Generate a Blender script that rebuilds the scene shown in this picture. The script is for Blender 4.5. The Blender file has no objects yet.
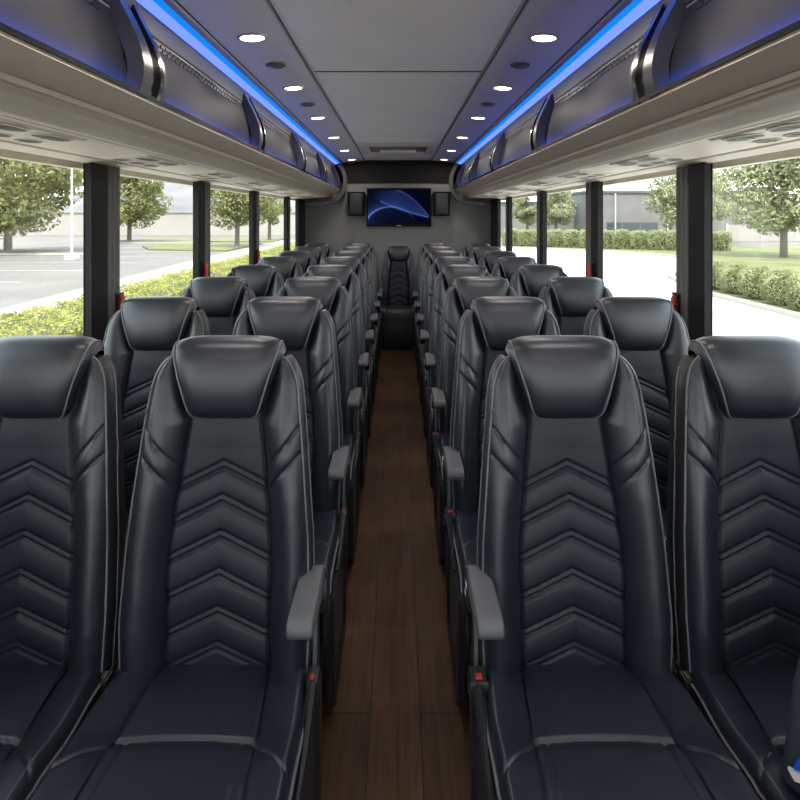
import bpy, math, random
import numpy as np
from mathutils import Vector
random.seed(7); rng = np.random.default_rng(7)
SC = bpy.context.scene; COL = SC.collection
EYE = 1.6                     # camera height above the bus floor
# ------------------------------------------------------------------ camera
cd = bpy.data.cameras.new('camera'); cam = bpy.data.objects.new('camera', cd); COL.objects.link(cam)
cam.location = (0, 0, EYE); cam.rotation_euler = (math.pi/2, 0, 0)
cd.sensor_width = 36; cd.lens = 28.8; cd.shift_x = 0.0025; cd.shift_y = -0.23
cd.clip_start = 0.05; cd.clip_end = 900
SC.camera = cam
# ------------------------------------------------------------------ world, sun, exposure
W = bpy.data.worlds.new('World'); SC.world = W; W.use_nodes = True
nt = W.node_tree; nt.nodes.clear()
wo = nt.nodes.new('ShaderNodeOutputWorld'); wb = nt.nodes.new('ShaderNodeBackground')
tc = nt.nodes.new('ShaderNodeTexCoord'); sp = nt.nodes.new('ShaderNodeSeparateXYZ'); rp = nt.nodes.new('ShaderNodeValToRGB')
nt.links.new(tc.outputs['Generated'], sp.inputs[0]); nt.links.new(sp.outputs['Z'], rp.inputs[0])
rp.color_ramp.elements[0].position = 0.0; rp.color_ramp.elements[0].color = (1.0, 0.985, 0.96, 1)
rp.color_ramp.elements[1].position = 0.7; rp.color_ramp.elements[1].color = (0.74, 0.86, 1.0, 1)
nt.links.new(rp.outputs[0], wb.inputs[0]); wb.inputs[1].default_value = 3.7
nt.links.new(wb.outputs[0], wo.inputs[0])
sl = bpy.data.lights.new('sun', 'SUN'); sl.energy = 5.6; sl.angle = math.radians(3); sl.color = (1.0, 0.95, 0.86)
so = bpy.data.objects.new('sun', sl); COL.objects.link(so)
so.rotation_euler = (math.radians(32), 0, math.radians(4))
SC.view_settings.view_transform = 'Standard'; SC.view_settings.look = 'None'
SC.view_settings.gamma = 1.0; SC.view_settings.use_curve_mapping = False
SC.view_settings.exposure = 0.4
LAMP_W = 2.4
# ------------------------------------------------------------------ materials
def mat(name, col, rough=0.5, metal=0.0, noise=0.0, nscale=8.0, bump=0.0, bscale=200.0, spec=0.5, coat=0.0):
    m = bpy.data.materials.new(name); m.use_nodes = True
    n = m.node_tree; b = n.nodes['Principled BSDF']
    b.inputs['Base Color'].default_value = (*col, 1); b.inputs['Roughness'].default_value = rough
    b.inputs['Metallic'].default_value = metal; b.inputs['Specular IOR Level'].default_value = spec
    b.inputs['Coat Weight'].default_value = coat
    t = n.nodes.new('ShaderNodeTexCoord')
    if noise:
        x = n.nodes.new('ShaderNodeTexNoise'); x.inputs['Scale'].default_value = nscale; x.inputs['Detail'].default_value = 4
        r = n.nodes.new('ShaderNodeValToRGB')
        r.color_ramp.elements[0].position = 0.3; r.color_ramp.elements[1].position = 0.7
        r.color_ramp.elements[0].color = (*[c*(1-noise) for c in col], 1)
        r.color_ramp.elements[1].color = (*[min(1, c*(1+noise)) for c in col], 1)
        n.links.new(t.outputs['Object'], x.inputs[0]); n.links.new(x.outputs[0], r.inputs[0]); n.links.new(r.outputs[0], b.inputs[0])
    if bump:
        x = n.nodes.new('ShaderNodeTexNoise'); x.inputs['Scale'].default_value = bscale; x.inputs['Detail'].default_value = 2
        bp = n.nodes.new('ShaderNodeBump'); bp.inputs['Strength'].default_value = bump; bp.inputs['Distance'].default_value = 0.002
        n.links.new(t.outputs['Object'], x.inputs[0]); n.links.new(x.outputs[0], bp.inputs['Height']); n.links.new(bp.outputs[0], b.inputs['Normal'])
    return m
def emit(name, col, s):
    m = bpy.data.materials.new(name); m.use_nodes = True; n = m.node_tree; n.nodes.clear()
    o = n.nodes.new('ShaderNodeOutputMaterial'); e = n.nodes.new('ShaderNodeEmission')
    e.inputs[0].default_value = (*col, 1); e.inputs[1].default_value = s; n.links.new(e.outputs[0], o.inputs[0]); return m
def leafmat(name, c0, c1, scale=0.6):
    m = bpy.data.materials.new(name); m.use_nodes = True; n = m.node_tree; n.nodes.clear()
    o = n.nodes.new('ShaderNodeOutputMaterial'); d = n.nodes.new('ShaderNodeBsdfDiffuse'); tr = n.nodes.new('ShaderNodeBsdfTranslucent')
    mx = n.nodes.new('ShaderNodeMixShader'); mx.inputs[0].default_value = 0.35
    t = n.nodes.new('ShaderNodeTexCoord'); x = n.nodes.new('ShaderNodeTexNoise'); x.inputs['Scale'].default_value = scale; x.inputs['Detail'].default_value = 6
    r = n.nodes.new('ShaderNodeValToRGB'); r.color_ramp.elements[0].position = .35; r.color_ramp.elements[1].position = .65
    r.color_ramp.elements[0].color = (*c0, 1); r.color_ramp.elements[1].color = (*c1, 1)
    n.links.new(t.outputs['Object'], x.inputs[0]); n.links.new(x.outputs[0], r.inputs[0])
    for q in (d, tr): n.links.new(r.outputs[0], q.inputs[0])
    n.links.new(d.outputs[0], mx.inputs[1]); n.links.new(tr.outputs[0], mx.inputs[2]); n.links.new(mx.outputs[0], o.inputs[0]); return m
def glassmat():
    m = bpy.data.materials.new('window_glass'); m.use_nodes = True; n = m.node_tree; n.nodes.clear()
    o = n.nodes.new('ShaderNodeOutputMaterial'); t = n.nodes.new('ShaderNodeBsdfTransparent'); g = n.nodes.new('ShaderNodeBsdfGlossy')
    t.inputs[0].default_value = (0.95, 0.97, 0.95, 1); g.inputs['Roughness'].default_value = 0.02
    mx = n.nodes.new('ShaderNodeMixShader'); mx.inputs[0].default_value = 0.05
    n.links.new(t.outputs[0], mx.inputs[1]); n.links.new(g.outputs[0], mx.inputs[2]); n.links.new(mx.outputs[0], o.inputs[0]); return m
def woodmat():
    m = mat('dark_wood_planks', (0.05, 0.025, 0.015), rough=0.42, spec=0.35); n = m.node_tree; b = n.nodes['Principled BSDF']
    t = n.nodes.new('ShaderNodeTexCoord'); mp = n.nodes.new('ShaderNodeMapping'); mp.inputs['Rotation'].default_value = (0, 0, math.pi/2)
    mp.inputs['Location'].default_value = (0.35, -0.071+1.6, 0)
    br = n.nodes.new('ShaderNodeTexBrick'); br.inputs['Scale'].default_value = 1.0
    br.inputs['Brick Width'].default_value = 1.25; br.inputs['Row Height'].default_value = 0.16
    br.inputs['Mortar Size'].default_value = 0.0022; br.inputs['Mortar Smooth'].default_value = 0.3; br.inputs['Bias'].default_value = 0
    br.inputs['Color1'].default_value = (0.058, 0.0245, 0.0100, 1); br.inputs['Color2'].default_value = (0.106, 0.0455, 0.0190, 1)
    br.inputs['Mortar'].default_value = (0.008, 0.004, 0.003, 1); br.offset = 0.37
    n.links.new(t.outputs['Object'], mp.inputs[0]); n.links.new(mp.outputs[0], br.inputs[0])
    m2 = n.nodes.new('ShaderNodeMapping'); m2.inputs['Scale'].default_value = (60, 3, 1); n.links.new(t.outputs['Object'], m2.inputs[0])
    ns = n.nodes.new('ShaderNodeTexNoise'); ns.inputs['Scale'].default_value = 1.0; ns.inputs['Detail'].default_value = 6; ns.inputs['Distortion'].default_value = 1.2
    n.links.new(m2.outputs[0], ns.inputs[0])
    rr = n.nodes.new('ShaderNodeValToRGB'); rr.color_ramp.elements[0].position = .3; rr.color_ramp.elements[1].position = .75
    rr.color_ramp.elements[0].color = (.5, .5, .5, 1); rr.color_ramp.elements[1].color = (1.25, 1.2, 1.15, 1)
    n.links.new(ns.outputs[0], rr.inputs[0])
    mu = n.nodes.new('ShaderNodeMixRGB'); mu.blend_type = 'MULTIPLY'; mu.inputs[0].default_value = 1
    n.links.new(br.outputs['Color'], mu.inputs[1]); n.links.new(rr.outputs[0], mu.inputs[2]); n.links.new(mu.outputs[0], b.inputs[0])
    return m
def asphaltmat():
    return mat('asphalt', (0.130, 0.114, 0.101), rough=0.9, noise=0.16, nscale=0.25)
M = dict(
    leather=mat('black_leather', (0.0088, 0.0122, 0.0200), rough=0.37, bump=0.22, bscale=320, spec=0.68),
    leather2=mat('black_leather_quilted', (0.0065, 0.0095, 0.0175), rough=0.48, bump=0.35, bscale=380, spec=0.42),
    shell=mat('black_seat_shell', (0.012, 0.013, 0.016), rough=0.42, spec=0.5),
    piping=mat('grey_piping', (0.11, 0.115, 0.125), rough=0.5),
    armgrey=mat('grey_armrest_plastic', (0.088, 0.091, 0.098), rough=0.5, bump=0.2, bscale=500),
    dark=mat('black_plastic', (0.010, 0.011, 0.013), rough=0.45),
    metal=mat('dull_metal', (0.35, 0.35, 0.36), rough=0.35, metal=0.9),
    red=mat('red_plastic', (0.36, 0.022, 0.012), rough=0.4),
    redbar=mat('red_handle', (0.42, 0.025, 0.02), rough=0.4),
    ceil=mat('grey_ceiling_vinyl', (0.76, 0.695, 0.62), rough=0.6, noise=0.03, nscale=3),
    ceil2=mat('grey_ceiling_side', (0.76, 0.68, 0.555), rough=0.55, noise=0.03, nscale=3),
    seam=mat('dark_seam', (0.03, 0.03, 0.03), rough=0.6),
    alu=mat('ceiling_trim', (0.36, 0.345, 0.33), rough=0.4),
    rack=mat('warm_grey_rack', (0.50, 0.425, 0.36), rough=0.5, noise=0.05, nscale=30, bump=0.15, bscale=260),
    racklight=mat('pale_rack_bounce_lit', (0.82, 0.72, 0.62), rough=0.55),  # pale trim tone, raised further to carry ground bounce on the underside
    door=mat('charcoal_bin_door', (0.047, 0.045, 0.045), rough=0.55, spec=0.08),
    frameblack=mat('gloss_black_frame', (0.010, 0.010, 0.011), rough=0.2),
    framegrey=mat('dark_grey_frame', (0.04, 0.0385, 0.036), rough=0.35),
    pillarblack=mat('black_pillar', (0.010, 0.010, 0.011), rough=0.5, spec=0.2),
    pillargrey=mat('grey_pillar_cover', (0.13, 0.122, 0.112), rough=0.5),
    wall=mat('grey_wall', (0.15, 0.145, 0.14), rough=0.7, noise=0.04, nscale=20),
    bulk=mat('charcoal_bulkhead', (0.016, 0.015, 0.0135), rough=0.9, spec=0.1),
    lower=mat('dark_side_panel', (0.035, 0.035, 0.037), rough=0.7),
    led=emit('blue_led', (0.004, 0.16, 1.0), 1.2), led2=emit('blue_led_core', (0.14, 0.23, 1.0), 1.25),
    header=mat('dark_header', (0.13, 0.122, 0.11), rough=0.5), walk=mat('sidewalk_concrete', (0.235, 0.215, 0.19), rough=0.9, noise=0.05, nscale=0.5), sillglow=emit('added_sill_glow', (0.002, 0.085, 1.0), 55.0), lamp=emit('warm_lamp', (1.0, 0.86, 0.68), 9.0),  # the blue sill emitter is added, only for the glow on the doors
    lampring=mat('lamp_ring', (0.5, 0.47, 0.43), rough=0.3, metal=0.6),
    bronze=mat('bronze_sensor', (0.22, 0.20, 0.13), rough=0.35, metal=0.4),
    wood=woodmat(), glass=glassmat(), asphalt=asphaltmat(),
    concrete=mat('pale_concrete', (0.46, 0.445, 0.42), rough=0.9, noise=0.06, nscale=0.3),
    kerb=mat('kerb_concrete', (0.36, 0.33, 0.30), rough=0.9),
    lawn=mat('lawn', (0.125, 0.128, 0.042), rough=0.95, noise=0.25, nscale=0.6),
    mulch=mat('mulch', (0.10, 0.085, 0.06), rough=0.95, noise=0.3, nscale=1.5),
    line=mat('road_paint', (0.30, 0.30, 0.29), rough=0.9),
    bark=mat('bark', (0.10, 0.085, 0.07), rough=0.95, noise=0.3, nscale=6),
    leafA=leafmat('green_leaves', (0.15, 0.158, 0.062), (0.32, 0.315, 0.145), 0.5),
    leafB=leafmat('pale_green_leaves', (0.20, 0.222, 0.125), (0.40, 0.41, 0.245), 0.5),
    leafY=leafmat('yellow_green_hedge_leaves', (0.19, 0.20, 0.045), (0.46, 0.43, 0.16), 1.5),
    leafH=leafmat('hedge_leaves', (0.205, 0.23, 0.11), (0.43, 0.445, 0.25), 1.5),
    hedgecore=mat('hedge_core', (0.07, 0.08, 0.035), rough=1.0),
    bldg=mat('grey_block_wall', (0.165, 0.158, 0.15), rough=0.9, noise=0.1, nscale=0.6),
    bldgcap=mat('roof_edge', (0.10, 0.10, 0.10), rough=0.8),
    bwin=mat('dark_window_glass', (0.05, 0.06, 0.07), rough=0.15),
    farwall=mat('pale_boundary_wall', (0.30, 0.275, 0.25), rough=0.95, noise=0.08, nscale=0.2),
    hill=mat('hazy_hill', (0.145, 0.135, 0.14), rough=1.0, noise=0.22, nscale=0.08),
    white=mat('white_paint', (0.45, 0.45, 0.45), rough=0.6),
    navy=mat('dark_navy_fabric', (0.012, 0.016, 0.028), rough=0.7, bump=0.3, bscale=400),
    blue=mat('blue_emblem', (0.004, 0.05, 0.36), rough=0.4),
    silver=mat('silver_white_emblem', (0.42, 0.42, 0.43), rough=0.4),
    speaker=mat('speaker_black', (0.005, 0.0048, 0.0048), rough=0.8, spec=0.12),
)
# ------------------------------------------------------------------ mesh helpers
class MB:
    def __init__(s): s.v = []; s.f = []; s.mi = []; s.ms = []
    def m(s, material):
        if material not in s.ms: s.ms.append(material)
        return s.ms.index(material)
    def add(s, verts, faces, material=None):
        b = len(s.v); k = s.m(material) if material else 0
        s.v += [tuple(map(float, p)) for p in verts]
        for f in faces: s.f.append(tuple(i+b for i in f)); s.mi.append(k)
    def box(s, a, b, material=None, bev=0.0):
        x0, y0, z0 = a; x1, y1, z1 = b
        if bev <= 0:
            vs = [(x, y, z) for x in (x0, x1) for y in (y0, y1) for z in (z0, z1)]
            s.add(vs, [(0,1,3,2),(4,6,7,5),(0,4,5,1),(2,3,7,6),(0,2,6,4),(1,5,7,3)], material); return
        # rounded in the xy outline, chamfered top and bottom
        def loop(ins, z):
            r = bev; out = []
            for cx, cy, a0 in ((x1-r, y1-r, 0), (x0+r, y1-r, 90), (x0+r, y0+r, 180), (x1-r, y0+r, 270)):
                for t in (0, 30, 60, 90):
                    a_ = math.radians(a0+t); out.append((cx+(r-ins)*math.cos(a_), cy+(r-ins)*math.sin(a_), z))
            return out
        e = bev*0.6
        s.loft([loop(e, z0), loop(e*.3, z0+e*.3), loop(0, z0+e), loop(0, z1-e), loop(e*.3, z1-e*.3), loop(e, z1)], material, closed=True, caps=True)
    def loft(s, loops, material=None, closed=True, caps=False):
        n = len(loops[0]); vs = [p for l in loops for p in l]; fs = []
        for i in range(len(loops)-1):
            for j in range(n if closed else n-1):
                k = (j+1) % n; fs.append((i*n+j, i*n+k, (i+1)*n+k, (i+1)*n+j))
        if caps: fs.append(tuple(range(n-1, -1, -1))); fs.append(tuple((len(loops)-1)*n+j for j in range(n)))
        s.add(vs, fs, material)
    def tube(s, pts, r, material=None, n=6, caps=True):
        pts = [Vector(p) for p in pts]; loops = []; up = Vector((0.13, 0.21, 0.97))
        for i, p in enumerate(pts):
            d = (pts[min(i+1, len(pts)-1)]-pts[max(i-1, 0)])
            if d.length < 1e-9: d = Vector((0, 0, 1))
            d.normalize(); a = d.cross(up)
            if a.length < 1e-3: a = d.cross(Vector((1, 0, 0)))
            a.normalize(); b = d.cross(a); rr = r[i] if hasattr(r, '__len__') else r
            loops.append([p+a*rr*math.cos(2*math.pi*k/n)+b*rr*math.sin(2*math.pi*k/n) for k in range(n)])
        s.loft(loops, material, True, caps)
    def prism(s, poly, axis, a, b, material=None):
        # poly of 2D points swept along an axis: 'x' -> (y,z), 'y' -> (x,z), 'z' -> (x,y)
        def P(q, t): return (t, q[0], q[1]) if axis == 'x' else (q[0], t, q[1]) if axis == 'y' else (q[0], q[1], t)
        s.loft([[P(q, a) for q in poly], [P(q, b) for q in poly]], material, True, True)
    def grid(s, P, material=None):
        r, c = P.shape[:2]; fs = []
        for i in range(r-1):
            for j in range(c-1): fs.append((i*c+j, i*c+j+1, (i+1)*c+j+1, (i+1)*c+j))
        s.add(P.reshape(-1, 3), fs, material)
    def disc(s, c, rx, ry, z, material=None, n=24):
        s.add([(c[0]+rx*math.cos(2*math.pi*k/n), c[1]+ry*math.sin(2*math.pi*k/n), z) for k in range(n)], [tuple(range(n))], material)
    def mesh(s, name, material=None, smooth=35, recalc=True):
        me = bpy.data.meshes.new(name); me.from_pydata(s.v, [], s.f)
        ms = s.ms if s.ms else [material]
        for q in ms: me.materials.append(q)
        if len(ms) > 1: me.polygons.foreach_set('material_index', s.mi)
        if recalc:
            import bmesh
            bm = bmesh.new(); bm.from_mesh(me); bmesh.ops.recalc_face_normals(bm, faces=bm.faces); bm.to_mesh(me); bm.free()
        if smooth:
            me.polygons.foreach_set('use_smooth', [True]*len(me.polygons)); me.set_sharp_from_angle(angle=math.radians(smooth))
        me.update(); return me
def ob(name, me, parent=None, label=None, cat=None, group=None, kind=None, loc=None):
    o = bpy.data.objects.new(name, me); COL.objects.link(o)
    if parent is not None: o.parent = parent
    if label: o['label'] = label
    if cat: o['category'] = cat
    if group: o['group'] = group
    if kind: o['kind'] = kind
    if loc: o.location = loc
    return o
def empty(name, loc, label, cat, group=None):
    o = ob(name, None, None, label, cat, group); o.location = loc; o.empty_display_size = 0.1; return o
def struct(name, mb, material=None, smooth=35, parent=None): return ob(name, mb.mesh(name, material, smooth), parent, kind='structure')
ip = lambda x, t: np.interp(x, [a for a, _ in t], [b for _, b in t])
ORD = ['front', 'second', 'third', 'fourth', 'fifth', 'sixth', 'seventh', 'eighth']

# ------------------------------------------------------------------ bus shell
YF, YR = -2.3, 8.6            # front and rear of the cabin
fl = MB(); fl.box((-1.28, YF, -0.08), (1.28, YR, 0.0)); struct('floor', fl, M['wood'], 0)
PIL = [-0.55, 1.0, 2.595, 3.98, 5.48, 7.14]
def side(s, nm):
    w = MB()
    w.box((s*1.24, YF, 0.0), (s*1.34, YR, 1.02), M['lower'])
    w.box((s*1.215, YF, 1.00), (s*1.34, YR, 1.045), M['lower'])
    w.box((s*1.258, YF, 1.833), (s*1.34, YR, 2.30), M['racklight'])
    struct('wall_'+nm, w)
side(-1, 'left'); side(1, 'right')
k = 1; kw = 1
for s in (-1, 1):
    prev = YF
    for y0 in PIL + [7.95]:
        p = MB(); e = y0+0.29 if y0 < 7.9 else YR
        nb = y0+0.15 if y0 < 7.9 else YR
        p.box((s*1.245, y0, 1.03), (s*1.276, nb, 1.84), M['pillarblack'])
        p.box((s*1.24, y0-0.006, 1.03), (s*1.25, y0+0.02, 1.84), M['pillarblack'])
        if y0 < 7.9:
            p.box((s*1.256, nb, 1.03), (s*1.276, e, 1.84), M['pillargrey'])
            for q in (0.012, 0.058, 0.10): p.prism([(s*1.26, nb+q), (s*1.246, nb+q+0.008), (s*1.246, nb+q+0.022), (s*1.26, nb+q+0.03)], 'z', 1.04, 1.84, M['pillargrey'])
        struct('trim_%d' % k, p); k += 1
        g = MB(); g.box((s*1.268, prev, 1.03), (s*1.274, y0, 1.84)); struct('window_%d' % kw, g, M['glass'], 0); kw += 1
        prev = e
# ceiling: centre panel, side panels, trims and the roof skin
ZC = EYE+0.745
c = MB()
c.prism([(-0.43, ZC), (0.43, ZC), (0.43, ZC+.03), (-0.43, ZC+.03)], 'y', YF, YR, M['ceil'])
for s in (-1, 1):
    c.prism([(s*.45, ZC-.006), (s*.735, EYE+.712), (s*.735, EYE+.75), (s*.45, ZC+.03)], 'y', YF, YR, M['ceil2'])
    c.prism([(s*.43, ZC-.002), (s*.437, ZC-.009), (s*.45, ZC-.011), (s*.455, ZC-.004), (s*.45, ZC+.02), (s*.43, ZC+.02)], 'y', YF, YR, M['alu'])
    c.prism([(s*.4385, ZC-.0105), (s*.4425, ZC-.0115), (s*.4425, ZC+.0), (s*.4385, ZC+.0)], 'y', YF, YR, M['seam'])
    c.prism([(s*.735, EYE+.712), (s*.742, EYE+.702), (s*.765, EYE+.700), (s*.765, EYE+.74), (s*.735, EYE+.74)], 'y', YF, YR, M['alu'])
    c.prism([(s*.731, EYE+.7115), (s*.736, EYE+.7085), (s*.737, EYE+.72), (s*.731, EYE+.72)], 'y', YF, YR, M['seam'])
    c.prism([(s*.765, EYE+.716), (s*.90, EYE+.72), (s*1.3, EYE+.62), (s*1.34, EYE+.2), (s*1.38, EYE+.2), (s*1.34, EYE+.68), (s*.9, EYE+.86), (0, EYE+.90), (0, EYE+.86), (s*.765, EYE+.78)], 'y', YF, YR, M['ceil2'])
for y in (0.6, 3.29): c.box((-.43, y, ZC-.003), (.43, y+.014, ZC+.005), M['seam'])
struct('ceiling', c)
# rear wall with a darker bulkhead above
w = MB(); w.box((-1.28, YR, 0), (1.28, YR+.08, EYE+.46), M['wall'])
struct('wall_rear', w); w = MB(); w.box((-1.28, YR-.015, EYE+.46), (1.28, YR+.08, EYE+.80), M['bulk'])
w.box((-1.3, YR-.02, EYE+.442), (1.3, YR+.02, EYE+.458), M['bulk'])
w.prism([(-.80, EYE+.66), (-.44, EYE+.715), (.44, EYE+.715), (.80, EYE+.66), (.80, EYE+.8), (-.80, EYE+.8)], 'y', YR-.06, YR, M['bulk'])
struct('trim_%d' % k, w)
w = MB(); w.box((-1.34, YF-.1, -.1), (1.34, YF, 0.85), M['lower']); w.box((-1.34, YF-.1, 2.2), (1.34, YF, 2.5), M['lower'])
struct('wall_front', w)
g = MB(); g.box((-1.3, YF-.05, .85), (1.3, YF-.044, 2.2)); struct('window_%d' % kw, g, M['glass'], 0)

# ------------------------------------------------------------------ blue LED strips
for s, nm in ((-1, 'left'), (1, 'right')):
    e = empty('led_strip', (s*.8, 3, EYE+.69), 'glowing blue LED strip along the %s edge of the ceiling' % nm, 'LED strip', 'blue ceiling LED strips')
    b = MB(); b.prism([(s*-.034, .0155), (s*-.008, .006), (s*-.008, .02), (s*-.034, .028)], 'y', YF-3, YR-.12-3, M['led'])
    ob('light_strip', b.mesh('light_strip', None, 0), e)
    b = MB(); b.prism([(s*-.008, .006), (s*.030, -.008), (s*.034, .004), (s*-.008, .02)], 'y', YF-3, YR-.12-3, M['led2'])
    ob('light_diffuser', b.mesh('light_diffuser', None, 0), e)

# ------------------------------------------------------------------ overhead luggage racks
DIV = [-1.2, 0.4, 2.0, 3.6, 5.2, 6.8, 8.25]
PANEL = [(.803, .360), (.804, .40), (.808, .44), (.815, .48), (.824, .52), (.836, .56), (.848, .60), (.855, .622)]
FRAME = [(.772, .356), (.760, .385), (.752, .42), (.752, .455), (.760, .495), (.776, .54), (.798, .588), (.822, .635), (.842, .676)]
def sheet(mb, prof, s, y0, y1, th, m):
    n = len(prof); out = []
    for i, (x, z) in enumerate(prof):
        a = prof[max(0, i-1)]; b = prof[min(n-1, i+1)]; dx, dz = b[0]-a[0], b[1]-a[1]; L = math.hypot(dx, dz)
        out.append((x+dz/L*th, z-dx/L*th))
    poly = [(s*x, z+EYE) for x, z in prof] + [(s*x, z+EYE) for x, z in reversed(out)]
    # strip of quads so that curved section stays clean
    k = len(prof); A = [(p[0], y0, p[1]) for p in poly]; B = [(p[0], y1, p[1]) for p in poly]; N = 2*k
    fs = [(j, (j+1) % N, N+(j+1) % N, N+j) for j in range(N)]
    for j in range(k-1):
        fs.append((j, N-1-j, N-2-j, j+1)); fs.append((N+j, N+j+1, N+N-2-j, N+N-1-j))
    mb.add(A+B, fs, m)
for s, nm in ((-1, 'left'), (1, 'right')):
    r = empty('luggage_rack', (0, 0, 0), 'long grey overhead luggage rack with charcoal bin doors above the %s windows' % nm, 'luggage rack', 'overhead luggage racks')
    b = MB(); E = EYE
    prof = [(.80, .362), (.774, .362), (.769, .350), (.826, .303), (.832, .303), (.832, .288), (.835, .293), (.843, .293), (.846, .280), (.849, .285), (.857, .284), (.860, .272), (.864, .277), (.871, .275), (.893, .264), (.930, .2455), (.945, .2415), (.947, .2475), (.951, .2475), (.953, .2405), (1.17, .2295), (1.188, .2295), (1.19, .241), (1.205, .241), (1.207, .226), (1.262, .214), (1.262, .66), (.9, .70), (.862, .66)]
    k = len(prof)
    b.loft([[(s*x, y, z+E) for x, z in prof] for y in (YF, YR-.1)], None, True, True)
    me = b.mesh('rack_body', M['rack'], 30)
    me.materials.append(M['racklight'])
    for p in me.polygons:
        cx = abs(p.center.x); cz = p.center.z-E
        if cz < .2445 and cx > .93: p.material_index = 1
    ob('rack_body', me, r)
    b = MB(); sheet(b, [(.851, .627), (.848, .655), (.838, .682)], s, YF, YR-.12, .03, M['header'])
    b.box((s*.766, YF, E+.3615), (s*.7745, YR-.12, E+.3740), M['frameblack'])
    ob('header_strip', b.mesh('header_strip', None, 30), r)
    for i in range(len(DIV)-1):
        y0, y1 = DIV[i]+.0, DIV[i+1]
        b = MB(); sheet(b, PANEL, s, y0+.1, y1-.1, .02, M['door']); d = ob('bin_door', b.mesh('bin_door', None, 40), r)
        b = MB()                          # slotted grille along the door top
        n = int((y1-y0-.3)/.045)
        for q in range(n):
            for (xa, za) in ((.8430, .585), (.8495, .606)):
                y = y0+.15+q*.045
                b.box((s*(xa-.004), y, E+za-.005), (s*(xa+.002), y+.034, E+za+.005), M['dark'])
        b.prism([(s*.848, E+.622), (s*.860, E+.622), (s*.860, E+.629), (s*.848, E+.629)], 'y', y0+.11, y1-.11, M['seam'])
        ob('grille', b.mesh('grille', None, 0), d)
    for y in DIV:
        if y < -1: continue
        b = MB(); sheet(b, FRAME, s, y-.105, y-.035, .05, M['framegrey']); f = ob('door_frame', b.mesh('door_frame', None, 40), r)
        b = MB(); sheet(b, [(x+.012, z) for x, z in FRAME], s, y-.036, y+.03, .045, M['frameblack'])
        sheet(b, FRAME, s, y+.03, y+.055, .05, M['frameblack']); sheet(b, [(x+.006, z) for x, z in FRAME], s, y+.055, y+.095, .05, M['framegrey'])
        ob('frame_gasket', b.mesh('frame_gasket', None, 40), f, label='black glossy gasket band')
    # rounded end frame against the rear wall
    b = MB(); pts = [(.80, .67), (.755, .60), (.728, .52), (.722, .44), (.735, .36), (.77, .29), (.83, .235), (.92, .20), (1.05, .185), (1.23, .18)]
    sheet(b, pts, s, YR-.16, YR-.08, .05, M['framegrey']); ob('end_frame', b.mesh('end_frame', None, 40), r)
    # air vent and reading lamp panels
    for i in range(8):
        y = 0.82+.945*i
        th = math.atan2(.011, .217); zf = lambda x: E+.2405-.011*(x-.953)/.217
        b = MB(); A = [(s*.968, zf(.968)), (s*1.155, zf(1.155))]
        b.loft([[(A[0][0], y-.24, A[0][1]), (A[1][0], y-.24, A[1][1]), (A[1][0], y+.24, A[1][1]), (A[0][0], y+.24, A[0][1])],
                [(A[0][0]+s*.008, y-.225, A[0][1]-.007), (A[1][0]-s*.008, y-.225, A[1][1]-.007), (A[1][0]-s*.008, y+.225, A[1][1]-.007), (A[0][0]+s*.008, y+.225, A[0][1]-.007)]], None, True, True)
        v = ob('air_vent', b.mesh('air_vent', M['racklight'], 20), r)
        for (dx, dy, rx, ry, nm2) in ((1.017, -.115, .041, .098, 'nozzle'), (1.017, .115, .041, .098, 'nozzle'), (1.108, -.15, .034, .062, 'reading_lamp'), (1.108, 0, .032, .06, 'speaker_grille'), (1.108, .15, .034, .062, 'reading_lamp')):
            b = MB(); z = zf(dx)-.007; lo = []
            for (f_, dz) in ((1.0, 0), (.99, -.002), (.90, -.0025), (.88, -.001)):
                lo.append([(s*dx+rx*f_*math.cos(t), y+dy+ry*f_*math.sin(t), z+dz) for t in np.linspace(0, 2*math.pi, 20, endpoint=False)])
            b.loft(lo, M['racklight']); b.disc((s*dx, y+dy), rx*.89, ry*.89, z-.0014, M['seam'], 20)
            b.box((s*dx-rx*.7, y+dy-.004, z-.003), (s*dx+rx*.7, y+dy+.004, z-.0012), M['framegrey'])
            ob(nm2, b.mesh(nm2, None, 30), v)
# unseen glowing strips, added behind the bin sills to tint the doors blue
for s, nm in ((-1, 'left'), (1, 'right')):
    e = empty('led_strip', (s*.777, 3, EYE+.3635), 'added blue glow strip hidden along the bottom of the %s bin doors' % nm, 'LED strip', 'added blue glow strips behind bin sills')
    b = MB(); b.box((s*-.0045, YF-3, -.001), (s*-.002, YR-.2-3, .0098)); ob('light_strip', b.mesh('light_strip', M['sillglow'], 0), e)
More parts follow.
